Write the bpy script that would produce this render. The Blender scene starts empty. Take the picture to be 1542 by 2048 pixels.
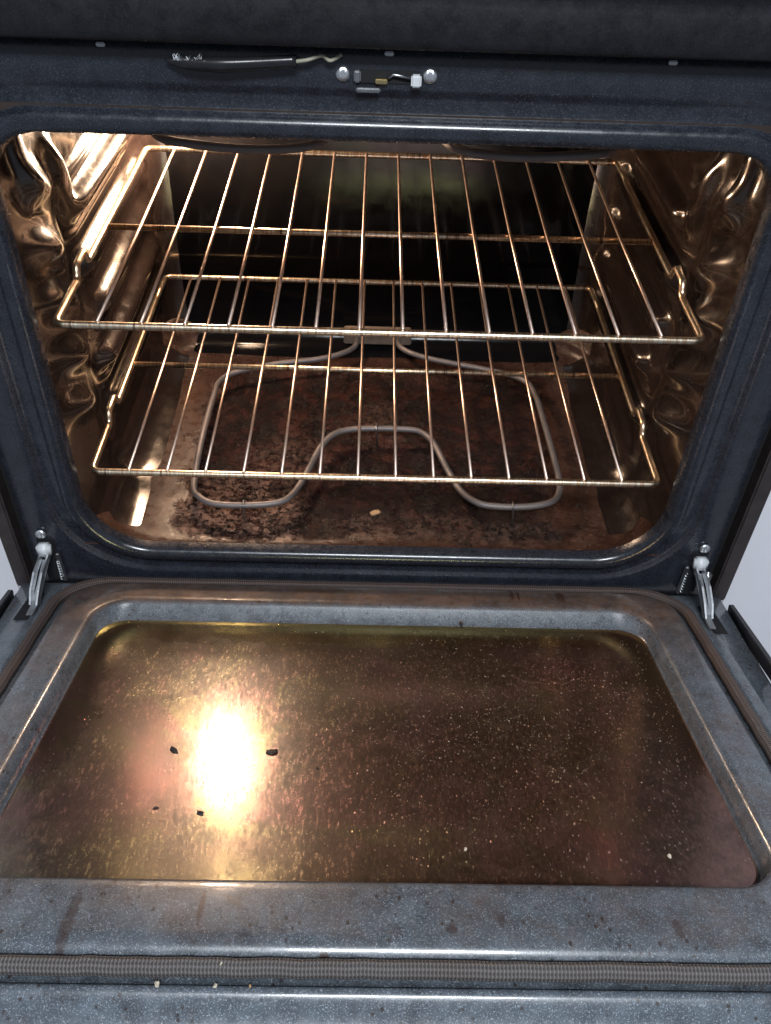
import bpy, bmesh, math, random
from mathutils import Vector, Matrix
random.seed(7)
PI = math.pi
S = bpy.context.scene
COL = S.collection

# ------------------------------------------------------------------ camera
cam_d = bpy.data.cameras.new('camera'); cam = bpy.data.objects.new('camera', cam_d); COL.objects.link(cam)
CX, CY, CZ, PITCH, ROLL, YAW, F = -0.0082, -0.6908, 0.6961, 0.7428, 0.0402, 0.0263, 1795.0865
fw = Vector((math.sin(YAW)*math.cos(PITCH), math.cos(YAW)*math.cos(PITCH), -math.sin(PITCH)))
rt = Vector((math.cos(YAW), -math.sin(YAW), 0)); up = rt.cross(fw)
rt2 = rt*math.cos(ROLL) + up*math.sin(ROLL); up2 = -rt*math.sin(ROLL) + up*math.cos(ROLL)
cam.matrix_world = Matrix(((rt2.x, up2.x, -fw.x, CX), (rt2.y, up2.y, -fw.y, CY), (rt2.z, up2.z, -fw.z, CZ), (0, 0, 0, 1)))
cam_d.sensor_fit = 'VERTICAL'; cam_d.sensor_height = 24; cam_d.lens = 24*F/2048
cam_d.clip_start = .01; cam_d.clip_end = 50
S.camera = cam

# ------------------------------------------------------------------ light
W = bpy.data.worlds.new('World'); S.world = W; W.use_nodes = True
bgn = W.node_tree.nodes['Background']; bgn.inputs[0].default_value = (.72, .82, 1.0, 1); bgn.inputs[1].default_value = .26

def area(name, loc, target, sx, sy, power, col):
    l = bpy.data.lights.new(name, 'AREA'); l.shape = 'RECTANGLE'; l.size = sx; l.size_y = sy; l.energy = power; l.color = col
    o = bpy.data.objects.new(name, l); COL.objects.link(o); o.location = loc
    o.rotation_euler = (Vector(target)-Vector(loc)).to_track_quat('-Z', 'Y').to_euler()
    return o
area('ceiling_light', (.10, -1.35, 1.68), (.05, -.2, .1), .60, .30, 44, (.90, .95, 1.0))
S.view_settings.view_transform = 'Standard'; S.view_settings.look = 'None'
S.view_settings.exposure = 0; S.view_settings.gamma = 1; S.view_settings.use_curve_mapping = False
LAMP_POWER = 430
S.cycles.max_bounces = 8; S.cycles.glossy_bounces = 6; S.cycles.diffuse_bounces = 4
S.cycles.sample_clamp_indirect = 8
S.cycles.caustics_reflective = True

# ------------------------------------------------------------------ helpers
def link(name, mesh, mat, parent=None, smooth=True):
    o = bpy.data.objects.new(name, mesh); COL.objects.link(o)
    for m in (mat if isinstance(mat, (list, tuple)) else [mat]): mesh.materials.append(m)
    if smooth:
        for p in mesh.polygons: p.use_smooth = True
    if parent: o.parent = parent
    return o
def empty(name, loc=(0, 0, 0)):
    o = bpy.data.objects.new(name, None); COL.objects.link(o); o.location = loc; o.empty_display_size = .05; return o
def tag(o, label=None, cat=None, group=None, kind=None):
    if label: o['label'] = label
    if cat: o['category'] = cat
    if group: o['group'] = group
    if kind: o['kind'] = kind
    return o
def mesh_from(name, verts, faces):
    m = bpy.data.meshes.new(name); m.from_pydata([tuple(v) for v in verts], [], faces); m.update(); return m
def rrect(hx, a0, a1, r, n=10, r1=None):
    """closed rounded rectangle, x in +-hx, second coord a0..a1; r at a0 end, r1 at a1 end"""
    r1 = r if r1 is None else r1
    pts = []
    for (cx, ca, rr, st) in ((hx, a0, r, -90), (hx, a1, r1, 0), (-hx, a1, r1, 90), (-hx, a0, r, 180)):
        ox = cx - rr if cx > 0 else cx + rr; oa = ca + rr if ca == a0 else ca - rr
        for i in range(n+1):
            t = math.radians(st + 90*i/n); pts.append((ox + rr*math.cos(t), oa + rr*math.sin(t)))
    return pts
def loft(rings, closed=True, cap0=False, cap1=False, flip=False):
    n = len(rings[0]); V = [p for r in rings for p in r]; Fs = []
    for k in range(len(rings)-1):
        for i in range(n if closed else n-1):
            j = (i+1) % n; f = (k*n+i, k*n+j, (k+1)*n+j, (k+1)*n+i)
            Fs.append(f[::-1] if flip else f)
    if cap0: Fs.append(tuple(range(n))[::-1] if not flip else tuple(range(n)))
    if cap1: Fs.append(tuple((len(rings)-1)*n+i for i in range(n)) if not flip else tuple((len(rings)-1)*n+i for i in range(n))[::-1])
    return V, Fs
def box_bm(bm, x0, x1, y0, y1, z0, z1, bev=0, mat=None):
    r = bmesh.ops.create_cube(bm, size=1)
    for v in r['verts']:
        v.co = Vector((x0+(v.co.x+.5)*(x1-x0), y0+(v.co.y+.5)*(y1-y0), z0+(v.co.z+.5)*(z1-z0)))
    if bev:
        es = {e for v in r['verts'] for e in v.link_edges}
        bmesh.ops.bevel(bm, geom=list(es), offset=bev, segments=3, affect='EDGES')
def box(name, x0, x1, y0, y1, z0, z1, mat, parent=None, bev=.001):
    bm = bmesh.new(); box_bm(bm, x0, x1, y0, y1, z0, z1, bev)
    m = bpy.data.meshes.new(name); bm.to_mesh(m); bm.free(); return link(name, m, mat, parent, smooth=False)
def smooth_path(pts, closed=False, sub=6):
    P = [Vector(p) for p in pts]; n = len(P); out = []
    rng = range(n if closed else n-1)
    for i in rng:
        p0 = P[(i-1) % n] if closed or i > 0 else P[0]; p1 = P[i]; p2 = P[(i+1) % n]
        p3 = P[(i+2) % n] if closed or i+2 < n else P[-1]
        for k in range(sub):
            t = k/sub
            out.append(.5*((2*p1)+(-p0+p2)*t+(2*p0-5*p1+4*p2-p3)*t*t+(-p0+3*p1-3*p2+p3)*t**3))
    if not closed: out.append(P[-1].copy())
    return out
def fillet_path(pts, r, closed=False, n=6):
    P = [Vector(p) for p in pts]; out = []; m = len(P)
    for i in range(m):
        if not closed and i in (0, m-1): out.append(P[i]); continue
        a, b, c = P[i-1], P[i], P[(i+1) % m]
        d0 = (a-b).normalized(); d1 = (c-b).normalized(); ang = d0.angle(d1)
        if ang > PI-.02: out.append(b); continue
        L = min(r/math.tan(ang/2), (a-b).length*.49, (c-b).length*.49); s = b+d0*L; e = b+d1*L
        for k in range(n+1):
            t = k/n; out.append((1-t)**2*s + 2*t*(1-t)*b + t*t*e)
    return out
def tube_mesh(name, path, r, closed=False, seg=10, ry=None, upv=None, uv=True):
    """sweep of an (elliptic) section with UVs: u metres along, v 0..1 around"""
    ry = ry or r; n = len(path); V = []; Ls = [0.]
    for i in range(1, n+(1 if closed else 0)): Ls.append(Ls[-1]+(path[i % n]-path[i-1]).length)
    prev = None
    for i in range(n):
        a = path[i-1] if (closed or i > 0) else path[i]; b = path[(i+1) % n] if (closed or i < n-1) else path[i]
        t = (b-a).normalized()
        if upv is not None: u = Vector(upv); u = (u - t*u.dot(t)).normalized()
        else:
            if prev is None: u = t.orthogonal().normalized()
            else: u = (prev - t*prev.dot(t)).normalized()
            prev = u
        w = t.cross(u)
        for k in range(seg):
            c = 2*PI*k/seg; V.append(path[i]+w*math.cos(c)*r+u*math.sin(c)*ry)
    Fs = []; UV = []
    for i in range(n if closed else n-1):
        j = (i+1) % n
        for k in range(seg):
            l = (k+1) % seg
            Fs.append((i*seg+k, i*seg+l, j*seg+l, j*seg+k))
            u0, u1 = Ls[i], Ls[i+1]; v0, v1 = k/seg, (k+1)/seg
            UV += [(u0, v0), (u0, v1), (u1, v1), (u1, v0)]
    if not closed:
        for base, rev in ((0, False), ((n-1)*seg, True)):
            f = [base+k for k in range(seg)]; f = f if rev else f[::-1]
            Fs.append(tuple(f)); UV += [(0, 0)]*seg
    m = mesh_from(name, V, Fs)
    ul = m.uv_layers.new(name='UVMap')
    for i, q in enumerate(UV): ul.data[i].uv = q
    # outward normals
    bm = bmesh.new(); bm.from_mesh(m); bmesh.ops.recalc_face_normals(bm, faces=bm.faces[:]); bm.to_mesh(m); bm.free()
    return m
def tube(name, path, r, mat, parent=None, **k): return link(name, tube_mesh(name, path, r, **k), mat, parent)
def copy_tree(o, parent=None):
    c = o.copy(); COL.objects.link(c); c.parent = parent
    for ch in list(o.children): copy_tree(ch, c)
    return c

# ------------------------------------------------------------------ materials
class MB:
    def __init__(s, name):
        s.m = bpy.data.materials.new(name); s.m.use_nodes = True; s.t = s.m.node_tree; s.b = s.t.nodes['Principled BSDF']
        s.co = s.t.nodes.new('ShaderNodeTexCoord'); s.v = s.co.outputs['Object']
    def n(s, t, **k):
        x = s.t.nodes.new(t)
        for a, b in k.items(): setattr(x, a, b)
        return x
    def l(s, a, b): s.t.links.new(a, b)
    def mapping(s, scale, src=None, rot=(0, 0, 0), loc=(0, 0, 0)):
        x = s.n('ShaderNodeMapping'); x.inputs['Scale'].default_value = scale; x.inputs['Rotation'].default_value = rot
        x.inputs['Location'].default_value = loc; s.l(src or s.v, x.inputs['Vector']); return x.outputs[0]
    def noise(s, scale, detail=4, rough=.55, src=None, dist=0):
        x = s.n('ShaderNodeTexNoise'); x.inputs['Scale'].default_value = scale; x.inputs['Detail'].default_value = detail
        x.inputs['Roughness'].default_value = rough; x.inputs['Distortion'].default_value = dist
        s.l(src or s.v, x.inputs['Vector']); return x.outputs['Fac']
    def voro(s, scale, src=None, feature='F1', out='Distance'):
        x = s.n('ShaderNodeTexVoronoi', feature=feature); x.inputs['Scale'].default_value = scale
        s.l(src or s.v, x.inputs['Vector']); return x.outputs[out]
    def ramp(s, src, stops, interp='LINEAR'):
        x = s.n('ShaderNodeValToRGB'); x.color_ramp.interpolation = interp; e = x.color_ramp.elements
        while len(e) < len(stops): e.new(.5)
        for i, (p, c) in enumerate(stops):
            e[i].position = p; e[i].color = (c, c, c, 1) if not isinstance(c, tuple) else (*c, 1)
        s.l(src, x.inputs[0]); return x.outputs[0]
    def mix(s, f, a, b, blend='MIX'):
        x = s.n('ShaderNodeMix', data_type='RGBA', blend_type=blend)
        for sock, val in ((x.inputs[0], f), (x.inputs[6], a), (x.inputs[7], b)):
            if isinstance(val, (int, float)): sock.default_value = val if sock.type == 'VALUE' else (val, val, val, 1)
            elif isinstance(val, tuple): sock.default_value = (*val, 1)
            else: s.l(val, sock)
        return x.outputs[2]
    def math(s, op, a, b=0., clamp=False):
        x = s.n('ShaderNodeMath', operation=op, use_clamp=clamp)
        for sock, val in ((x.inputs[0], a), (x.inputs[1], b)):
            if isinstance(val, (int, float)): sock.default_value = val
            else: s.l(val, sock)
        return x.outputs[0]
    def xyz(s, src=None):
        x = s.n('ShaderNodeSeparateXYZ'); s.l(src or s.v, x.inputs[0]); return x.outputs
    def maprange(s, v, a, b, c=0., d=1.):
        x = s.n('ShaderNodeMapRange'); s.l(v, x.inputs[0])
        for i, q in enumerate((a, b, c, d)): x.inputs[i+1].default_value = q
        x.interpolation_type = 'SMOOTHSTEP'; return x.outputs[0]
    def bump(s, h, strength=.3, dist=.001, prev=None):
        x = s.n('ShaderNodeBump'); x.inputs['Strength'].default_value = strength; x.inputs['Distance'].default_value = dist
        s.l(h, x.inputs['Height'])
        if prev is not None: s.l(prev, x.inputs['Normal'])
        return x.outputs[0]
    def set(s, **k):
        for a, v in k.items():
            i = s.b.inputs[a.replace('_', ' ')]
            if isinstance(v, (int, float)): i.default_value = v
            elif isinstance(v, tuple): i.default_value = (*v, 1) if len(v) == 3 else v
            else: s.l(v, i)
        return s.m

def enamel(name, base, speck, grime=0., grimecol=(.050, .028, .017), far=False, rough=.16):
    M = MB(name)
    mott = M.noise(60, 4); c = M.mix(M.ramp(mott, [(.3, 0.), (.7, 1.)]), tuple(x*.65 for x in base), tuple(x*1.35 for x in base))
    fine = M.noise(900, 3, .7)
    c = M.mix(M.ramp(fine, [(.54, 0.), (.72, .85)]), c, speck)
    vs = M.voro(1100, out='Distance'); vm = M.noise(650, 1)
    c = M.mix(M.math('MULTIPLY', M.ramp(vs, [(.12, .9), (.30, 0.)]), M.ramp(vm, [(.52, 0.), (.62, 1.)])), c, tuple(min(1, x*1.9) for x in speck))
    r = M.ramp(M.noise(140, 4), [(.3, rough*.8), (.75, rough*1.5)])
    if grime > 0:
        g = M.noise(19, 8, .72); g2 = M.noise(150, 4, .6)
        gm = M.math('MULTIPLY', M.ramp(g, [(.38, 0.), (.60, 1.)]), M.ramp(g2, [(.32, .35), (.62, 1.)]))
        if far:
            o = M.xyz(); fr = M.maprange(o[1], .22, .02, 0., 1.)  # browner towards the hinge: grime, plus warm cavity reflection painted into the colour
            gm = M.math('MAXIMUM', M.math('MULTIPLY', gm, .55), M.math('MULTIPLY', fr, M.ramp(g2, [(.25, .55), (.6, .95)])))
        gm = M.math('MULTIPLY', gm, grime)
        if far: gm = M.math('MULTIPLY', gm, M.maprange(M.xyz()[2], .0075, .0128, .15, 1.))
        c = M.mix(gm, c, M.mix(M.ramp(M.noise(45, 5), [(.35, 0.), (.7, 1.)]), grimecol, tuple(x*2.3 for x in grimecol)))
        dr_ = M.math('MULTIPLY', M.ramp(M.noise(70, 5, .7, M.mapping((1, .22, 1))), [(.60, 0.), (.68, 1.)]), M.ramp(M.noise(9, 3), [(.45, 0.), (.6, 1.)]))
        c = M.mix(M.math('MULTIPLY', dr_, .7*grime), c, (.045, .022, .012))
        sp = M.math('MULTIPLY', M.ramp(M.voro(150, M.mapping((1, .7, 1))), [(.12, 1.), (.24, 0.)]), M.ramp(M.noise(25, 3), [(.47, 0.), (.55, 1.)]))
        c = M.mix(M.math('MULTIPLY', sp, .85*grime), c, (.03, .016, .01))
        r = M.mix(gm, r, .42)
        if far:
            for wx, ss, rx, ry, k in ((-.195, .452, .004, .030, .6), (-.112, .438, .002, .014, .7), (.052, .452, .004, .004, .6), (.085, .444, .0025, .006, .5), (.150, .012, .0022, .018, .95), (.157, .016, .0016, .014, .9), (.203, .018, .005, .012, .8), (-.060, .012, .030, .010, .6), (.20, .450, .003, .009, .5), (-.03, .47, .0035, .0035, .9)):
                a_ = M.math('DIVIDE', M.math('ADD', o[0], wx), rx); b_ = M.math('DIVIDE', M.math('SUBTRACT', o[1], ss), ry)
                d_ = M.math('ADD', M.math('SQRT', M.math('ADD', M.math('MULTIPLY', a_, a_), M.math('MULTIPLY', b_, b_))), M.math('MULTIPLY', M.math('SUBTRACT', M.noise(260, 5, .8), .5), 2.2))
                c = M.mix(M.math('MULTIPLY', M.maprange(d_, 1.2, .7, 0., 1.), k), c, (.035, .016, .010))
        M.l(M.maprange(gm, 0., 1., .5, .15), M.b.inputs['Specular IOR Level'])
        M.l(M.maprange(gm, 0., .8, .35, .08), M.b.inputs['Coat Weight'])
    M.set(Base_Color=c, Roughness=r, IOR=1.55, Coat_Roughness=.07)
    if grime <= 0: M.b.inputs['Coat Weight'].default_value = .12
    M.set(Normal=M.bump(M.noise(500, 3), .12, .0004))
    return M.m
M_frame = enamel('frame_enamel', (.0120, .0142, .0200), (.062, .072, .095), rough=.24)
M_door = enamel('door_enamel', (.070, .085, .102), (.34, .38, .43), grime=.95, far=True, rough=.27)
M_rim = enamel('rim_enamel', (.070, .088, .105), (.30, .36, .42), grime=.25, rough=.27)
M_panel = enamel('panel_enamel', (.0075, .0075, .0100), (.02, .021, .027), rough=.42)
M_panel.node_tree.nodes['Principled BSDF'].inputs['Coat Weight'].default_value = 0; M_panel.node_tree.nodes['Principled BSDF'].inputs['IOR'].default_value = 1.35

def liner(name, base, base2, rough, tint=(1, .93, .85), ior=1.7, coat=.5):
    M = MB(name); g = M.noise(18, 6, .6)
    c = M.mix(M.ramp(g, [(.35, 0.), (.7, 1.)]), base, base2)
    c = M.mix(M.ramp(M.noise(220, 3), [(.6, 0.), (.75, .5)]), c, tuple(2.5*q for q in base))
    M.set(Base_Color=c, Roughness=M.ramp(M.noise(70, 5), [(.3, rough*.7), (.7, rough*1.5)]), IOR=ior, Coat_Weight=coat, Coat_Roughness=.04,
          Specular_Tint=(*tint, 1))
    M.set(Normal=M.bump(M.noise(22, 1), .02, .001))
    return M.m
M_wall = liner('liner_wall', (.019, .012, .010), (.011, .0075, .0065), .19, coat=.35)
M_wall.node_tree.nodes['Principled BSDF'].inputs['Coat Roughness'].default_value = .09
M_back = liner('liner_back', (.004, .004, .005), (.007, .006, .006), .10, (.8, .8, .8), 1.24, 0.)
M_ceil = liner('liner_ceiling', (.03, .02, .015), (.02, .012, .01), .2)

def floor_mat():
    M = MB('burnt_floor'); o = M.xyz()
    warp = M.math('SUBTRACT', M.noise(17, 7, .75), .5)
    c = M.mix(M.ramp(M.noise(24, 6, .65), [(.35, 0.), (.68, 1.)]), (.028, .012, .008), (.064, .032, .021))
    c = M.mix(M.ramp(M.noise(260, 4, .7), [(.52, 0.), (.70, .5)]), c, (.16, .10, .07))
    dx = M.math('ADD', M.math('ABSOLUTE', o[0]), M.math('MULTIPLY', warp, .16)); yy = M.math('ADD', o[1], M.math('MULTIPLY', warp, .10))
    zone = M.math('MULTIPLY', M.maprange(dx, .255, .200, 0., 1.), M.math('MULTIPLY', M.maprange(yy, .040, .075, 0., 1.), M.maprange(yy, .47, .36, 0., 1.)))
    inner = M.mix(M.ramp(M.noise(30, 7, .75), [(.40, 0.), (.62, 1.)]), (.014, .0045, .0035), (.058, .017, .012))
    inner = M.mix(M.ramp(M.noise(70, 7, .8), [(.58, 0.), (.66, .8)]), inner, (.105, .038, .026))
    c = M.mix(zone, c, inner)
    blk = M.ramp(M.noise(21, 9, .80, dist=.5), [(.47, 0.), (.54, 1.)]); blf = M.ramp(M.noise(120, 6, .75), [(.51, 0.), (.57, 1.)])
    ringz = M.math('MULTIPLY', M.maprange(yy, .165, .085, 0., 1.), zone)
    burn = M.math('MAXIMUM', M.math('MULTIPLY', zone, M.math('MAXIMUM', blk, blf)), M.math('MULTIPLY', ringz, M.ramp(M.noise(33, 8, .8), [(.44, 0.), (.52, 1.)])))
    c = M.mix(M.math('MULTIPLY', burn, .9), c, (.0040, .0028, .0028))
    # places where the crust has flaked away to pale metal, mostly round the front bend of the element
    def spot(x, y, rx, ry, k):
        a = M.math('DIVIDE', M.math('SUBTRACT', o[0], x), rx); bq = M.math('DIVIDE', M.math('SUBTRACT', o[1], y), ry)
        d = M.math('SQRT', M.math('ADD', M.math('MULTIPLY', a, a), M.math('MULTIPLY', bq, bq)))
        return M.math('MULTIPLY', M.maprange(M.math('ADD', d, M.math('MULTIPLY', warp, 2.6)), 1.25, .55, 0., 1.), k)
    pl = spot(-.160, .118, .070, .060, 1.)
    for a_ in ((-.15, .066, .07, .014, 1.), (.03, .082, .10, .022, .30), (.15, .070, .09, .02, .30), (-.11, .20, .05, .05, .4), (.0, .27, .05, .05, .25)):
        pl = M.math('MAXIMUM', pl, spot(*a_))
    fl = M.math('MULTIPLY', pl, M.ramp(M.noise(150, 7, .78), [(.47, 0.), (.53, 1.)]))
    fl = M.math('MULTIPLY', fl, M.ramp(M.noise(48, 5, .7), [(.40, .25), (.52, 1.)]))
    c = M.mix(M.math('MULTIPLY', fl, .65), c, (.32, .19, .14))
    flk = M.math('MULTIPLY', zone, M.math('MULTIPLY', M.ramp(M.voro(300), [(.12, 1.), (.24, 0.)]), M.ramp(M.noise(60, 3), [(.50, 0.), (.58, 1.)])))
    c = M.mix(M.math('MULTIPLY', flk, .7), c, (.26, .14, .10))
    r = M.mix(burn, M.ramp(M.noise(90, 5), [(.3, .18), (.7, .42)]), .24); r = M.mix(fl, r, .25)
    h = M.math('SUBTRACT', M.math('MULTIPLY', M.noise(130, 7, .8), 1.0), M.math('MULTIPLY', burn, .25))
    M.set(Base_Color=c, Roughness=r, IOR=M.maprange(zone, 0., 1., 1.45, 1.30))
    nrm = M.n('ShaderNodeBump'); M.l(M.maprange(zone, 0., 1., .15, 1.), nrm.inputs['Strength']); nrm.inputs['Distance'].default_value = .0028
    M.l(h, nrm.inputs['Height']); M.set(Normal=nrm.outputs[0])
    return M.m
M_floor = floor_mat()

def glass_mat():
    M = MB('stained_door_glass'); o = M.xyz()
    # o[0] is minus world x, o[1] runs from the hinge to the handle
    film = M.ramp(M.noise(9, 5, .6, dist=.8), [(.3, (.012, .006, .004)), (.5, (.020, .010, .005)), (.62, (.022, .009, .008)), (.78, (.019, .014, .005))])
    spk = M.noise(420, 6, .8, M.mapping((1, .40, 1)))
    c = M.mix(M.ramp(spk, [(.50, 0.), (.76, .85)]), film, (.12, .068, .045))
    blot = M.ramp(M.noise(38, 8, .75, dist=.4), [(.46, 0.), (.64, 1.)])
    c = M.mix(M.math('MULTIPLY', blot, .5), c, (.060, .032, .022))
    pit = M.math('MULTIPLY', M.ramp(M.noise(300, 6, .8, M.mapping((1, .45, 1))), [(.56, 0.), (.64, 1.)]), M.ramp(M.noise(20, 5, .7), [(.42, .1), (.60, .9)]))
    c = M.mix(pit, c, (.008, .005, .004))
    dm = M.math('MULTIPLY', M.ramp(M.noise(11, 5, .65), [(.42, 0.), (.60, 1.)]), M.maprange(o[0], .04, -.07, .30, 1.))
    ws = M.math('MULTIPLY', M.ramp(M.voro(330, M.mapping((1, .45, 1))), [(.10, 1.), (.26, 0.)]), M.math('MULTIPLY', dm, M.ramp(M.noise(170, 3), [(.48, 0.), (.60, 1.)])))
    c = M.mix(M.math('MULTIPLY', ws, .8), c, (.38, .30, .24))
    run = M.ramp(M.noise(60, 5, .7, M.mapping((1.6, .10, 1))), [(.50, 0.), (.70, 1.)])
    r = M.ramp(M.noise(300, 6, .8, M.mapping((1.3, .35, 1))), [(.36, .05), (.50, .12), (.66, .34)])
    r = M.math('ADD', r, M.math('MULTIPLY', M.math('ADD', blot, run), .06))
    r = M.math('ADD', r, M.math('MULTIPLY', pit, .3))
    r = M.mix(ws, r, .6)
    wob = M.math('MULTIPLY', M.math('SUBTRACT', M.noise(30, 5, .7), .5), .05)
    ee = M.math('MULTIPLY', M.math('MAXIMUM', M.maprange(M.math('ADD', M.math('ABSOLUTE', o[0]), wob), .272, .235, 0., 1.), M.maprange(o[1], .22, .34, 0., 1.)), M.math('MULTIPLY', M.maprange(M.math('ADD', o[1], wob), .075, .115, 0., 1.), M.maprange(M.math('ADD', o[1], wob), .50, .45, 0., 1.)))
    r = M.mix(ee, .045, r); c = M.mix(ee, M.mix(.6, c, (.020, .011, .004)), c)
    M.set(Base_Color=c, Roughness=r, Coat_Weight=M.maprange(ee, 0., 1., .25, .80), Coat_Roughness=.31, Coat_IOR=1.5)
    tn = M.ramp(M.noise(7, 5, .65, dist=1.3), [(.34, (1., .50, .38)), (.43, (.78, .70, .32)), (.50, (1., .55, .46)), (.60, (1., .44, .46)), (.70, (.80, .74, .36))])
    tn = M.mix(M.maprange(o[1], .135, .075, 0., .9), tn, (.93, .90, .38))      # bronze coating goes green-gold along the hinge side
    tn = M.mix(M.maprange(o[0], -.19, -.26, 0., .9), tn, M.mix(M.maprange(o[1], .1, .38), (1., .62, .26), (1., .45, .38)))
    tn = M.mix(M.math('MULTIPLY', M.maprange(o[1], .33, .40, 0., .8), M.maprange(o[0], -.02, .08)), tn, (.90, .88, .46))
    M.l(tn, M.b.inputs['Specular Tint']); gr = M.math('MULTIPLY', M.math('MAXIMUM', M.math('MULTIPLY', blot, .6), M.ramp(M.noise(22, 7, .75, M.mapping((1, .55, 1))), [(.44, 0.), (.60, 1.)])), ee)
    M.l(M.math('SUBTRACT', M.maprange(ee, 0., 1., 4.2, 2.35), M.math('MULTIPLY', gr, .75)), M.b.inputs['IOR'])
    b = M.bump(M.noise(560, 4, .8, M.mapping((.6, 1, 1))), .16, .0003)
    n = M.bump(ws, .6, .0008, b)
    M.set(Normal=n); return M.m
M_glass = glass_mat()

def steel(name, col, rough, streak=False, metallic=1.0):
    M = MB(name); c = M.mix(M.ramp(M.noise(120, 4), [(.35, 0.), (.7, 1.)]), tuple(x*.88 for x in col), col)
    if streak:   # heat-tinted bands across the bar
        sx = M.noise(1, 4, .8, M.mapping((260, 18, 18)))
        c = M.mix(M.ramp(sx, [(.44, 0.), (.57, .75)]), c, (.52, .30, .15))
        c = M.mix(M.ramp(M.noise(1, 3, .7, M.mapping((90, 6, 6), loc=(3, 0, 0))), [(.585, 0.), (.66, .9)]), c, (.12, .06, .045))
    M.set(Base_Color=c, Metallic=metallic, Roughness=M.ramp(M.noise(200, 3), [(.3, rough*.92), (.7, rough*1.15)]))
    return M.m
M_bar = steel('rack_bar_nickel', (.93, .83, .66), .32, True)
M_wire = steel('rack_wire_nickel', (.96, .74, .62), .33)
M_elem = steel('element_sheath', (.19, .165, .158), .52, metallic=.45)
M_zinc = steel('bright_zinc', (.88, .90, .92), .34)
M_dull = steel('dull_zinc', (.42, .43, .44), .35)
M_brass = steel('yellow_zinc', (.75, .60, .30), .3)
def plain(name, col, rough=.5, var=.25, scale=80, **k):
    M = MB(name); c = M.mix(M.ramp(M.noise(scale, 4), [(.3, 0.), (.7, 1.)]), tuple(x*(1-var) for x in col), tuple(min(1, x*(1+var)) for x in col))
    M.set(Base_Color=c, Roughness=rough, **k); return M.m
M_black = plain('black_enamel', (.010, .009, .011), .28)
M_brownblack = plain('brown_black_side', (.028, .022, .022), .38)
M_void = plain('dark_slot', (.003, .003, .004), .8)
M_white = plain('nylon_roller', (.55, .57, .59), .4, .08)
M_cab = plain('painted_cabinet', (.70, .70, .75), .45, .03, 3)
M_kfloor = plain('kitchen_vinyl', (.42, .41, .42), .45, .15, 12)
M_cer = plain('ceramic_block', (.17, .125, .095), .7)
M_char = plain('burnt_crumb', (.012, .009, .008), .6)
M_crumb = plain('toasted_crumb', (.38, .23, .11), .7, .4, 400)
M_pale = plain('pale_crumb', (.50, .44, .34), .7, .3, 400)
M_grit = plain('mineral_grit', (.42, .34, .27), .6, .5, 500)
M_sleeve = plain('black_sleeve', (.012, .012, .014), .22)
M_lint = plain('pale_lint', (.72, .74, .78), .8)
M_tan = plain('tan_wire', (.30, .29, .22), .5)

def gasket_mat():
    M = MB('woven_gasket'); uvn = M.co.outputs['UV']; s = M.xyz(uvn)
    u = M.math('MULTIPLY', s[0], 2*PI/.0024)
    vv = M.math('MULTIPLY', s[1], 2*PI*9)
    zig = M.math('MULTIPLY', M.math('SINE', vv), .5)
    w = M.math('SINE', M.math('ADD', u, zig)); w2 = M.math('SINE', vv)
    h = M.math('ADD', M.math('MULTIPLY', w, .5), M.math('MULTIPLY', w2, .3))
    c = M.mix(M.maprange(h, -.8, .8), (.045, .041, .040), (.15, .138, .133))
    dirty = M.ramp(M.noise(14, 4), [(.4, 0.), (.7, .8)])
    o = M.xyz(); far = M.maprange(o[1], .40, .10)
    c = M.mix(M.math('MULTIPLY', M.math('MAXIMUM', M.math('MULTIPLY', dirty, .4), far), .75), c, M.mix(M.maprange(h, -.5, .6), (.025, .014, .011), (.10, .055, .042)))
    M.set(Base_Color=c, Roughness=.6); M.set(Normal=M.bump(h, .8, .0008)); return M.m
M_gasket = gasket_mat()

def lamp_mat():
    M = MB('lit_bulb'); M.set(Base_Color=(1, .9, .75), Emission_Color=(1.0, .69, .46), Emission_Strength=float(LAMP_POWER)); return M.m
M_lamp = lamp_mat()

# ================================================================== OVEN
oven = empty('oven'); tag(oven, 'dark speckled enamel kitchen oven with its door hanging open and lit cavity', 'oven')

# ---- front frame: flat face, recessed gasket seat, rounded lip round the opening
HX, ZB, ZT = .3071, 0.0, .442
prof = [(-.0015, .010), (-.0012, .007), (-.0008, .004), (0, .000), (.002, -.0032), (.006, -.0045), (.011, -.0045), (.0145, -.0035), (.0165, .000),
        (.0185, .0030), (.021, .0040), (.030, .0040), (.033, .0030), (.036, .0008), (.039, 0.)]
rings = []
for d, y in prof:
    rings.append([(x, y, z) for x, z in rrect(HX+d, ZB-d*.95, ZT+d, max(.004, .070+d*.9), 14, max(.004, .045+d*.9))])
rings.append([(x, 0., z) for x, z in rrect(.3738, -.056, .520, .004, 14, .004)])
rings.append([(x, .002, z) for x, z in rrect(.3752, -.0575, .520, .004, 14, .004)])
rings.append([(x, .030, z) for x, z in rrect(.3752, -.0575, .520, .004, 14, .004)])
V, Fs = loft(rings, flip=False)
frame = link('front_frame', mesh_from('front_frame', V, Fs), M_frame, oven)

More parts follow.
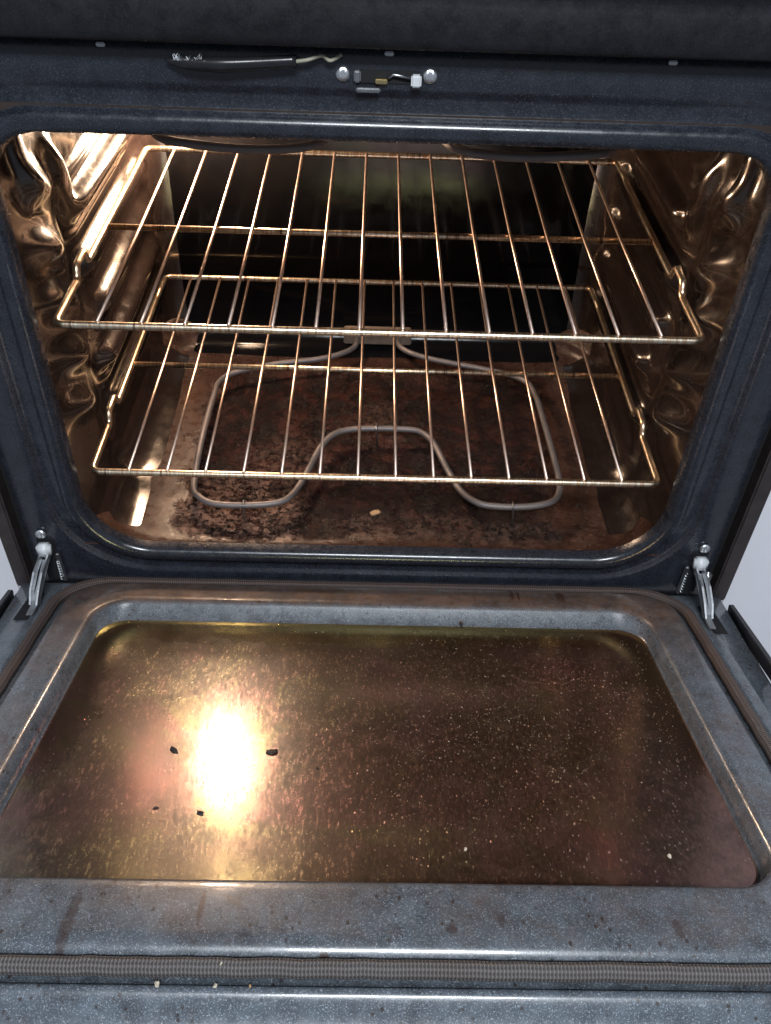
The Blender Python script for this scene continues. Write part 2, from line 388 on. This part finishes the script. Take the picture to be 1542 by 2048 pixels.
# ---- side walls with pressed rack guides
LEVELS = [.0799-.0589+.0589*k for k in range(6)]   # .021 ... .315
def bumpfn(y, z, sgn, ph):
    h = 0.
    for zl in LEVELS[1:]:
        dz = (z-(zl-.0165)); e = math.exp(-(abs(dz)/.0125)**3.2)
        s = 1/(1+math.exp(-(y-.185-.012*math.sin(zl*40+ph))/.0045)) * (1/(1+math.exp((y-.462)/.004)))
        h += .0155*e*s
        # small secondary rib above
        h += .0035*math.exp(-((z-(zl+.016))/.006)**2)*s
        # stop lump near the mouth
        yy = (y-.095)/.040; zz = (z-(zl+.044)-(y-.095)*-.45)/.0185; q = yy*yy+zz*zz
        h += .0135*math.exp(-q**1.15)
    q = ((y-.165+(z-.34)*.35)/.017)**2+((z-.337)/.042)**2; h += .014*math.exp(-q**1.7)
    q = ((y-.075)/.016)**2+((z-.395)/.040)**2; h += .010*math.exp(-q**1.7)
    h -= .006*math.exp(-((y-.160)/.018)**2)*(1/(1+math.exp((z-.335)/.01)))
    # ripples of the pressed sheet
    env = math.exp(-(max(0, y-.13)/.07)**2)
    h += env*(.0012*math.sin(y*30+z*15+ph)+.0010*math.sin(y*15-z*37+2*ph))
    h += .0008*math.sin(y*17+z*25+ph)
    for zc in (.347, .212, .076):
        q = ((y-.020)/.0045)**2+((z-zc)/.0045)**2; h += .0028*math.exp(-q)
    h *= min(1, max(0, (y-.004)/.012))
    return h
def side_wall(sgn, ph):
    ny, nz = 200, 240; y0, y1, z0, z1 = .003, .481, -.036, .456; V = []; Fs = []
    for j in range(nz+1):
        z = z0+(z1-z0)*j/nz
        for i in range(ny+1):
            y = y0+(y1-y0)*i/ny; b = .3165
            # bottom and back edges round into floor and back wall
            f = 0.
            dzb = z-(-.036); R = .045
            if dzb < R: f += R-math.sqrt(max(0, R*R-(R-dzb)**2))
            db = .481-y; R = .035
            if db < R: f += R-math.sqrt(max(0, R*R-(R-db)**2))
            V.append((sgn*(b-f-bumpfn(y, z, sgn, ph)), y, z))
    for j in range(nz):
        for i in range(ny):
            a = j*(ny+1)+i; q = (a, a+1, a+ny+2, a+ny+1); Fs.append(q if sgn < 0 else q[::-1])
    return link('side_wall', mesh_from('side_wall', V, Fs), M_wall, oven)
side_wall(-1, .3); side_wall(1, 1.9)

# ---- back wall with a shallow pressed panel
nx, nz = 120, 100; V = []; Fs = []
for j in range(nz+1):
    z = -.036+.492*j/nz
    for i in range(nx+1):
        x = -.3165+.633*i/nx
        e = min(.245-abs(x), z-.02, .42-z); h = .0015/(1+math.exp(-e/.003))
        dzb = z+.036; f = 0.
        if dzb < .04: f = .04-math.sqrt(max(0, .04**2-(.04-dzb)**2))
        V.append((x, .481-f+h*.6, z))
for j in range(nz):
    for i in range(nx):
        a = j*(nx+1)+i; Fs.append((a, a+1, a+nx+2, a+nx+1))
link('back_wall', mesh_from('back_wall', V, Fs), M_back, oven)
box('cavity_ceiling', -.318, .318, .003, .482, .456, .462, M_ceil, oven, 0)

# ---- floor pan
nx, ny = 380, 290; V = []; Fs = []
from mathutils import noise as mn
def relief(x, y):
    z = max(0, min(1, (.25-abs(x))/.05))*max(0, min(1, (y-.045)/.03))*max(0, min(1, (.45-y)/.08))
    if z <= 0: return 0.
    a = mn.fractal(Vector((x*38, y*38, 1.3)), 1., 2.1, 5); b = mn.fractal(Vector((x*150, y*150, 4.2)), 1., 2.1, 3)
    crust = 1/(1+math.exp(-(a-.12)/.035))
    return z*(.0008*crust+.00020*b*crust+.00012*b)
def floor_h(x, y):
    R0 = .085; cx = max(0, abs(x)-(.3165-R0)); cy = max(0, (.028+R0)-y) if y < .028+R0 else max(0, y-(.481-R0))
    d = R0-math.hypot(cx, cy) if (cx > 0 and cy > 0) else min(.3165-abs(x), y-.028, .481-y)
    R = .030
    if d >= R: h = 0
    elif d > 0: h = .7*(R-math.sqrt(max(0, R*R-(R-d)**2)))
    else: h = .7*R+min(.018, -d*.9)
    k = max(0, min(1, (.048-y)/.044)); h = max(h, .0345*k*k*(3-2*k)) if y < .048 else h
    if y < .030: h = min(h, .0345+.020*max(0, abs(x)-.24)/.07)
    return -.036+h+.0008*math.sin(x*23+1)*math.sin(y*19)
for j in range(ny+1):
    y = .002+.479*j/ny
    for i in range(nx+1):
        x = -.3165+.633*i/nx; V.append((x, y, floor_h(x, y)+relief(x, y)))
for j in range(ny):
    for i in range(nx):
        a = j*(nx+1)+i; Fs.append((a, a+1, a+nx+2, a+nx+1))
link('oven_floor', mesh_from('oven_floor', V, Fs), M_floor, oven)

# ---- bake element
EZ = -.012
el = [(0.031, .470), (0.0343, 0.4353), (0.0714, 0.4092), (0.1537, 0.3834), (0.2012, 0.363), (0.2162, 0.3297), (0.2206, 0.2725), (0.2247, 0.1592), (0.2212, 0.1217), (0.2078, 0.1032), (0.1768, 0.0945), (0.1385, 0.0945), (0.1183, 0.1019), (0.1017, 0.1221), (0.0885, 0.1591), (0.0738, 0.2101), (0.0598, 0.2325), (0.0405, 0.2395), (-0.0082, 0.2395), (-0.0391, 0.2345), (-0.0567, 0.2226), (-0.0706, 0.1954), (-0.0858, 0.1414), (-0.0968, 0.1107), (-0.1119, 0.0932), (-0.1463, 0.0865), (-0.1873, 0.0875), (-0.2077, 0.0997), (-0.2171, 0.1219), (-0.221, 0.2152), (-0.2191, 0.3051), (-0.2156, 0.3383), (-0.1977, 0.3599), (-0.1443, 0.3837), (-0.0747, 0.4023), (-0.0341, 0.432), (-0.032, .470)]
bake = tube('bake_element', smooth_path([(x, y, EZ) for x, y in el], sub=5), .0040, M_elem, oven, seg=12)
for x, y in ((.0003, .2395), (-.1536, .0868), (.1623, .0945)):
    p = [(x, y+.002, EZ+.0058), (x, y-.0052, EZ+.003), (x+.001, y-.006, EZ-.010), (x+.001, y-.006, -.0355)]
    tube('support_leg', fillet_path([Vector(q) for q in p], .002), .0013, M_dull, bake, seg=6)
box('terminal_block', -.050, .050, .456, .474, -.022, .000, M_cer, bake, .002)

# ---- broil element under the ceiling
def mir(pts): return pts + [(-x, y) for x, y in pts[::-1]]
bz = .402
half = [(0.02, .470), (.022, .42), (.06, .38), (.15, .372), (.20, .350), (.21, .30), (.206, .14), (.196, .105), (.168, .092), (.118, .084), (.072, .092), (.052, .118), (.046, .17), (.040, .27), (.02, .285)]
bl = half[:] + [(-x, y) for x, y in half[::-1]]
broil = tube('broil_element', smooth_path([(x, y, bz) for x, y in bl], sub=5), .0040, M_elem, oven, seg=12)
for x in (-.13, .13):
    tube('support_leg', [Vector((x, .372, bz)), Vector((x, .372, .456))], .0013, M_dull, broil, seg=6)

# ---- oven lamp at the back, upper left
LX, LY, LZ = -.238, .450, .335
bm = bmesh.new(); bmesh.ops.create_uvsphere(bm, u_segments=24, v_segments=16, radius=.024)
for v in bm.verts: v.co = Vector((v.co.x*.8, v.co.y*.8, v.co.z*1.75))+Vector((LX, LY-.004, LZ))
m = bpy.data.meshes.new('oven_lamp'); bm.to_mesh(m); bm.free()
lampo = link('oven_lamp', m, M_lamp, oven)
bm = bmesh.new(); bmesh.ops.create_cone(bm, cap_ends=True, segments=32, radius1=.048, radius2=.044, depth=.008)
for v in bm.verts: v.co = Vector((v.co.x+LX, -v.co.z+.4775, v.co.y+LZ))
m = bpy.data.meshes.new('socket'); bm.to_mesh(m); bm.free(); link('lamp_socket', m, M_zinc, lampo, False)

# ---- control panel above the opening; unseen flared top added to shade the frame
pr = [(-.004, .5150), (-.0175, .5118), (-.0205, .5125), (-.0225, .5150), (-.0232, .520), (-.0245, .541), (-.0228, .5455), (-.024, .550), (-.034, .575), (-.060, .610), (-.100, .650), (-.104, .656), (-.100, .662), (.05, .70)]
rings = [[(x, y, z) for y, z in pr] for x in (-.40, .40)]
V, Fs = loft(rings, closed=False, flip=True)
panel = link('control_panel', mesh_from('control_panel', V, Fs), M_panel, oven)
box('cooktop', -.405, .405, .0, .60, .702, .718, M_black, panel, .003)
for px in (-.204, -.0005, .202):
    box('clip', px-.0032, px+.0032, -.0035, -.0012, .5035, .5065, M_dull, panel, .0006)

# ---- latch: screws, slot, bolt
latch = box('door_latch', -.024, .022, -.0012, .0003, .4843, .4932, M_void, oven, .0004)
def screw(name, x, z, y=-.0005, r=.0055, parent=None, mat=M_zinc):
    bm = bmesh.new(); bmesh.ops.create_uvsphere(bm, u_segments=20, v_segments=10, radius=r)
    for v in bm.verts:
        v.co = Vector((v.co.x, v.co.z*.5, v.co.y))
        if abs(v.co.x) < r*.16 and v.co.y < 0: v.co.y *= .55
        v.co += Vector((x, y, z))
    bmesh.ops.recalc_face_normals(bm, faces=bm.faces[:])
    m = bpy.data.meshes.new(name); bm.to_mesh(m); bm.free(); return link(name, m, mat, parent)
screw('screw', -.0334, .490, parent=frame); screw('screw', .0294, .4902, parent=frame)
box('latch_plate', -.0255, -.0205, -.005, -.0013, .4855, .4935, M_dull, latch, .001)
box('latch_bar', -.0240, -.0060, -.0075, -.0040, .4795, .4830, M_dull, latch, .001)
box('latch_tongue', -.0100, -.0012, -.0050, -.0015, .4850, .4885, M_brass, latch, .0006)
box('latch_roller', .0158, .0232, -.0075, -.0015, .4838, .4920, M_white, latch, .0012)
tube('latch_spring', [Vector((-.001, -.003, .4885)), Vector((.003, -.004, .4915)), Vector((.016, -.004, .4895))], .0012, M_dull, latch, seg=8)

# ---- wire sleeve poking out below the panel
def blob_path(name, pts, rad, mat, parent, flat=.45, seg=14):
    P = smooth_path(pts, sub=5); n = len(P); V = []
    for i, p in enumerate(P):
        t = i/(n-1); k = t*(len(rad)-1); a = int(min(k, len(rad)-2)); r = rad[a]+(rad[a+1]-rad[a])*(k-a)
        for s in range(seg):
            c = 2*PI*s/seg; V.append((p.x, p.y+math.cos(c)*r*.8, p.z+math.sin(c)*r*flat*2))
    Fs = [(i*seg+s, i*seg+(s+1) % seg, (i+1)*seg+(s+1) % seg, (i+1)*seg+s) for i in range(n-1) for s in range(seg)]
    Fs += [tuple(range(seg))[::-1], tuple((n-1)*seg+s for s in range(seg))]
    return link(name, mesh_from(name, V, Fs), mat, parent)
sleeve = blob_path('wire_sleeve', [(-.159, -.006, .4972), (-.145, -.009, .4965), (-.12, -.010, .4962), (-.095, -.009, .4975), (-.066, -.008, .4995)], [.001, .0042, .0052, .0046, .0045], M_sleeve, oven, .5)
sleeve['label'] = 'black plastic sleeve with a frayed pale end'
bm = bmesh.new()
for i in range(46):
    x = -.152+random.random()*.020; z = .4995+random.uniform(-.001, .001)
    p0 = Vector((x, -.0115, z)); p1 = p0+Vector((random.uniform(-.002, .004), random.uniform(-.003, 0), random.uniform(.0005, .004)))
    w = Vector((.00022, 0, .0001)); vs = [bm.verts.new(q) for q in (p0-w, p0+w, p1+w*.4, p1-w*.4)]
    bm.faces.new(vs); q = Vector((0, -.0003, 0)); vs2 = [bm.verts.new(v.co+q) for v in vs]; bm.faces.new(vs2[::-1])
m = bpy.data.meshes.new('lint'); bm.to_mesh(m); bm.free(); link('frayed_fibres', m, M_lint, sleeve, False)
tube('wire', smooth_path([(-.068, -.008, .4992), (-.058, -.009, .5010), (-.048, -.007, .5035), (-.042, -.008, .5008), (-.034, -.006, .5045)], sub=5), .0014, M_tan, sleeve, seg=8)

# ---- body side panels and drawer
for s in (-1, 1):
    a, b = sorted((s*.3835, s*.4005))
    o = box('side_panel', a, b, -.006, .62, -.060, .700, M_brownblack, oven, .002)
    a, b = sorted((s*.3756, s*.3834)); box('side_channel', a, b, .012, .62, -.060, .700, M_void, o, 0)
box('storage_drawer', -.392, .392, -.012, .55, -.30, -.100, M_black, oven, .006)
box('base_panel', -.385, .385, .004, .60, -.105, -.0600, M_void, oven, .001)

# ================================================================== DOOR (raised a little on its hinges)
TH = math.radians(18)
def dpt(x, s, t): return Vector((x, s, t))
DM = Matrix.Translation((0, -.02, -.045)) @ Matrix(((1, 0, 0, 0), (0, -math.cos(TH), math.sin(TH), 0), (0, math.sin(TH), math.cos(TH), 0), (0, 0, 0, 1)))
# columns: local x -> -? keep a right handed frame: x mirrored so that s points out of the oven
DM = Matrix.Translation((0, -.02, -.045)) @ Matrix(((-1, 0, 0, 0), (0, -math.cos(TH), math.sin(TH), 0), (0, math.sin(TH), math.cos(TH), 0), (0, 0, 0, 1)))
# local coordinates: X = -world x, Y = distance from the hinge, Z = out of the inner face
def dl(x, s, t): return (-x, s, t)
RS0, RS1 = -.0125, .548
rings = []
def dr(hx, s0, s1, r, t, r1=None): return [dl(x, s, t) for x, s in rrect(hx, s0, s1, r, 12, r1)]
T0 = .0130
rings = [dr(.3905, RS0, RS1, .006, -.012), dr(.3905, RS0, RS1, .006, -.0015), dr(.3895, RS0+.001, RS1-.001, .006, 0.),
         dr(.3620, -.0121, .5000, .060, 0.), dr(.3570, -.0119, .4945, .060, 0.), dr(.3550, -.0118, .4920, .060, 0.), dr(.3538, -.0116, .4900, .060, 0.), dr(.3528, -.0115, .4885, .060, 0.), dr(.3518, -.0114, .4870, .059, 0.),
         dr(.3505, -.0112, .4855, .058, -.0002), dr(.3495, -.0110, .4843, .057, -.0010), dr(.3485, -.0105, .4835, .055, -.0032),
         dr(.3310, -.0015, .4712, .050, .001), dr(.3290, -.0005, .4704, .048, .003), dr(.3275, .0005, .4690, .046, T0-.007), dr(.3250, .002, .4662, .044, T0-.003),
         dr(.3210, .0055, .4620, .042, T0-.0008), dr(.3150, .011, .4560, .040, T0-.0002),
         dr(.2960, .0345, .4230, .042, T0), dr(.2920, .0390, .4170, .040, T0), dr(.2890, .0415, .4140, .038, T0-.0012), dr(.2870, .0440, .4120, .035, T0-.0045),
         dr(.2850, .0500, .4100, .031, T0-.0115), dr(.2840, .0540, .4090, .030, T0-.0155), dr(.2830, .0570, .4075, .029, T0-.0180), dr(.2800, .0600, .405, .028, T0-.0187)]
def sp_(v): return min(.026, .0013*math.log(1+math.exp(v/.0013)))
rings = [[(x, y, z-(1.75*sp_(y-.4895) if y > .47 else 0)) for x, y, z in r] for r in rings]
V, Fs = loft(rings, flip=True)
door = link('door', mesh_from('door', V, Fs), M_door, oven); door.matrix_local = DM
door['label'] = 'open door with speckled inner liner, brown grime and painted-in warm reflection at the hinge side'
# glass pane
V, Fs = loft([dr(.2815, .0585, .4065, .028, -.0065), dr(.2815, .0585, .4065, .028, -.0030), dr(.2800, .0600, .4050, .027, -.0024)], cap0=True, cap1=True, flip=True)
pane = link('window_glass', mesh_from('window_glass', V, Fs), M_glass, door, False)
pane['label'] = 'baked-on amber stained door glass reflecting the lamp'
# gasket
gp = [Vector(dl(x, s, .0060)) for x, s in rrect(.3385, -.0055, .4773, .053, 14)]
dense = []
for i, p in enumerate(gp):
    q = gp[(i+1) % len(gp)]; L = (q-p).length; k = max(1, int(L/.01))
    for j in range(k):
        c_ = p.lerp(q, j/k); dense.append(c_+Vector((random.uniform(-.0003, .0003), random.uniform(-.0004, .0004), random.uniform(-.0003, .0003))))
g = link('gasket', tube_mesh('gasket', dense, .0054, closed=True, seg=16, ry=.0062, upv=(0, 0, 1)), M_gasket, door)
# black outer panel wrapping the door edge
V, Fs = loft([dr(.3895, RS0, RS1, .006, -.0125), dr(.3985, RS0-.000, RS1+.006, .006, -.0125), dr(.3985, RS0-.000, RS1+.006, .006, -.040), dr(.392, RS0+.004, RS1+.001, .006, -.045)], cap1=True, flip=True)
V = [(x, y, z-(.036 if y > .50 else 0)) for x, y, z in V]
link('outer_panel', mesh_from('outer_panel', V, Fs), M_black, door, False)
for s in (-1, 1):
    bm = bmesh.new(); a, b = sorted((s*.3925, s*.3985)); box_bm(bm, a, b, .010, RS1, -.012, .0030, .0008)
    m = bpy.data.meshes.new('edge_trim'); bm.to_mesh(m); bm.free(); link('edge_trim', m, M_black, door, False)
    # slot the hinge enters
    bm = bmesh.new(); a, b = sorted((s*.3575, s*.3720)); a2, b2 = -b, -a
    box_bm(bm, -b if s < 0 else a*-1 if False else min(-a, -b), max(-a, -b), .012, .068, .0003, .0012, .0003)
    m = bpy.data.meshes.new('hinge_slot'); bm.to_mesh(m); bm.free(); link('hinge_slot', m, M_void, door, False)
bm = bmesh.new()
def world_from_door(x, s, t): return DM @ Vector(dl(x, s, t))
# hinges
for s in (-1, 1):
    bx = s*.3555
    arm = bmesh.new()
    def strip(bm, pts, w, th):
        """flat strap through pts, width along x"""
        prev = None
        for p in pts:
            p = Vector(p); c = [bm.verts.new(p+Vector((dx, 0, 0))+Vector((0, -dy, dy))) for dx, dy in ((-w/2, -th/2), (w/2, -th/2), (w/2, th/2), (-w/2, th/2))]
            if prev:
                for k in range(4): bm.faces.new((prev[k], prev[(k+1) % 4], c[(k+1) % 4], c[k]))
            else: bm.faces.new(c[::-1])
            prev = c
        bm.faces.new(prev)
    e = world_from_door(bx+s*.001, .046, .006); e2 = world_from_door(bx+s*.0005, .063, .0035)
    top = Vector((bx, -.008, -.004))
    for off in (-.0042, .0042):
        o_ = Vector((off, 0, 0)); midp = top.lerp(e, .35)+Vector((s*.0005, -.005, .004))
        strip(arm, [top+o_, midp+o_*1.0, top.lerp(e, .7)+Vector((s*.001, -.003, .002))+o_, e+o_*.8], .0019, .007)
    strip(arm, [top.lerp(e, .1)+Vector((0, .003, -.004)), top.lerp(e, .5)+Vector((0, .003, -.003)), e+Vector((0, .003, -.002))], .0070, .001)
    strip(arm, [e+Vector((0, .006, -.001)), e2], .0065, .004)
    bmesh.ops.recalc_face_normals(arm, faces=arm.faces[:])
    m = bpy.data.meshes.new('hinge_arm'); arm.to_mesh(m); arm.free()
    h = link('hinge_arm', m, M_zinc, oven, False)
    bb = bmesh.new(); box_bm(bb, bx-.0074, bx+.0074, -.013, -.0015, -.0055, .0105, .0026)
    m = bpy.data.meshes.new('hinge_block'); bb.to_mesh(m); bb.free(); link('hinge_block', m, M_white, h)
    box('frame_slot', bx-.0085, bx+.0085, -.0010, .0005, -.050, .0125, M_void, h, .0003)
    screw('screw', bx-s*(-.0015), .0200, -.002, .0062, h)
    a, b = sorted((bx-s*.0135, bx-s*.0085))
    box('hinge_bracket', a, b, -.006, -.0012, -.050, -.006, M_dull, h, .0015)
    # spring coils and rivets inside the bracket
    sp = []
    for k in range(60):
        t = k/60; c = t*2*PI*7; base = Vector((bx-s*.0100, -.006, -.016)).lerp(Vector((bx-s*.0095, -.007, -.044)), t)
        sp.append(base+Vector((math.cos(c)*.0014, math.sin(c)*.0014, 0)))
    tube('hinge_spring', sp, .0005, M_zinc, h, seg=6)
    if s > 0:
        bb = bmesh.new(); box_bm(bb, bx+.0088, bx+.0185, -.010, -.0012, -.030, -.012, .003)
        m = bpy.data.meshes.new('hinge_cam'); bb.to_mesh(m); bb.free(); link('hinge_cam', m, M_dull, h)
bm.free()

# ================================================================== RACKS
def make_rack(label, yoff, z):
    root = empty('oven_rack', (0, yoff, z)); tag(root, label, 'oven rack', 'wire racks in the oven')
    L = .4168; w = .300
    side = [(w, 0, 0), (w, .083, 0), (w, .089, .013), (w, .117, .014), (w, .124, 0), (w, .365, 0), (w-.002, .378, .004), (w-.003, .417, .004)]
    pts = [Vector((-x, y, zz)) for x, y, zz in side][::-1]+[Vector(p) for p in side]
    # closed loop: left back -> left front -> right front -> right back
    tube('frame_rod', fillet_path(pts, .010, closed=True, n=6), .0037, M_bar, root, closed=True, seg=12)
    tube('cross_bar', [Vector((-w, .2047, -.001)), Vector((w, .2047, -.001))], .0034, M_bar, root, seg=12)
    for k in range(14):
        x = -.260+k*.5200/13
        tube('wire', [Vector((x, -.001, .0045)), Vector((x, .2047, .0043)), Vector((x, .411, .0075)), Vector((x, .4155, .005))], .0017, M_wire, root, seg=8)
    return root
make_rack('upper wire rack, bright and heat-stained, just below the top of the cavity', .0325, .2565)
make_rack('lower wire rack above the heating element, under the other rack', .0328, .0799)

# ================================================================== CRUMBS
def flake(name, loc, r, mat, label, cat='crumb', flat=.4, seed=0, group=None, rot=None):
    rnd = random.Random(seed); bm = bmesh.new(); bmesh.ops.create_icosphere(bm, subdivisions=2, radius=1)
    for v in bm.verts:
        k = 1+rnd.uniform(-.28, .28); v.co = Vector((v.co.x*r*k*1.2, v.co.y*r*k*.8, v.co.z*r*k*flat))
    m = bpy.data.meshes.new(name); bm.to_mesh(m); bm.free(); o = link(name, m, mat, None, False)
    o.location = loc; o.rotation_euler = rot or (0, 0, rnd.uniform(0, 3)); tag(o, label, cat, group); return o
flake('food_crumb', (-.0005, .1019, -.0335), .0052, M_crumb, 'golden crumb on the burnt oven floor in front of the element', seed=1)
flake('food_crumb', (.2345, .0070, -.0090), .0028, M_crumb, 'small tan crumb on the front lip at the right of the cavity', seed=2)
dirE = DM.to_euler()
def on_door(name, x, s, t, r, mat, label, seed, cat='crumb', flat=.4, group=None):
    p = DM @ Vector(dl(x, s, t)); return flake(name, p, r, mat, label, cat, flat, seed, group, rot=(-TH, 0, random.uniform(0, 3)))
on_door('burnt_flake', -.1662, .2650, -.0018, .0036, M_char, 'black oval flake on the glass left of the lamp reflection', 3, 'flake', .3)
on_door('burnt_flake', -.0849, .2640, -.0018, .0042, M_char, 'ragged black flake on the glass right of the lamp reflection', 4, 'flake', .3)
on_door('burnt_flake', -.1314, .3371, -.0018, .0028, M_char, 'black flake on the glass nearest the front, below the lamp reflection', 5, 'flake', .3)
on_door('burnt_flake', -.1668, .3315, -.0020, .0018, M_char, 'small dark flake on the glass toward its lower left', 6, 'flake', .3)
on_door('burnt_flake', -.0450, .2838, -.0020, .0017, M_char, 'tiny reddish dark flake on the middle of the glass', 7, 'flake', .3)
on_door('burnt_flake', .0925, .0560, -.0005, .0026, M_char, 'black crumb lying against the far inner edge of the door window', 9, 'flake', .6)
on_door('food_crumb', -.1312, .4860, .0016, .0018, M_pale, 'largest pale crumb beside the front gasket, furthest left', 10)
on_door('food_crumb', -.0955, .4862, .0014, .0014, M_pale, 'pale crumb in front of the gasket, middle of three', 11)
on_door('food_crumb', -.0925, .4790, .0118, .0009, M_pale, 'tiny pale crumb sitting on top of the front gasket', 12)
on_door('food_crumb', -.0743, .4862, .0012, .0009, M_crumb, 'tiny tan crumb in the groove in front of the gasket', 13)
on_door('food_crumb', .0692, .3691, -.0018, .0013, M_pale, 'white speck on the glass, right of centre near the front', 14)
on_door('food_crumb', .2194, .3729, -.0018, .0015, M_pale, 'white crumb alone on the dark right front of the glass', 15)
# loose grit over the glass
bm = bmesh.new(); rnd = random.Random(5)
for i in range(2300):
    x = rnd.gauss(.10, .10) if rnd.random() < .75 else rnd.uniform(-.27, .27); s = rnd.gauss(.20, .085)
    if abs(x) > .272 or not .07 < s < .396: continue
    r = rnd.uniform(.00016, .00042)*(1.9 if rnd.random() < .05 else 1)
    q = bmesh.ops.create_icosphere(bm, subdivisions=1, radius=r)['verts']
    for v in q: v.co = Vector((v.co.x, v.co.y*1.2, v.co.z*.45))+Vector(dl(x, s, -.0023))
m = bpy.data.meshes.new('pale_grit'); bm.to_mesh(m); bm.free(); go = link('pale_grit', m, M_grit, None); go.matrix_world = DM
tag(go, 'pale mineral grit sprinkled over the stained door glass', 'grit', kind='stuff')
bm = bmesh.new()
for i in range(700):
    x = rnd.gauss(0, .14); y = rnd.uniform(.045, .40)
    if abs(x) > .26: continue
    r = rnd.uniform(.0005, .0016)*(1.7 if rnd.random() < .08 else 1)
    q = bmesh.ops.create_icosphere(bm, subdivisions=1, radius=r)['verts']
    for v in q: v.co = Vector((v.co.x*rnd.uniform(.7, 1.3), v.co.y*rnd.uniform(.7, 1.3), v.co.z*.5))+Vector((x, y, floor_h(x, y)+r*.2))
m = bpy.data.meshes.new('burnt_grit'); bm.to_mesh(m); bm.free(); go = link('burnt_grit', m, M_char, None, False)
tag(go, 'black charred grit scattered on the oven floor', 'grit', kind='stuff')

# ================================================================== SURROUNDINGS
for s in (-1, 1):
    cab = empty('base_cabinet', (s*.70, 0, 0)); tag(cab, 'pale painted kitchen cabinet on the %s side of the oven' % ('left' if s < 0 else 'right'), 'cabinet')
    a, b = sorted((s*.405-s*.70, s*1.0-s*.70))
    bm = bmesh.new(); box_bm(bm, a, b, .035, .60, -.62, .56, .001); m = bpy.data.meshes.new('carcass'); bm.to_mesh(m); bm.free(); link('carcass', m, M_cab, cab, False)
    bm = bmesh.new(); box_bm(bm, a+.004, b-.004, .015, .0345, -.56, .545, .002); m = bpy.data.meshes.new('cabinet_door'); bm.to_mesh(m); bm.free(); link('cabinet_door', m, M_cab, cab, False)
m = mesh_from('floor', [(-3, -3, -.72), (3, -3, -.72), (3, 3, -.72), (-3, 3, -.72)], [(0, 1, 2, 3)])
tag(link('floor', m, M_kfloor, None, False), kind='structure')
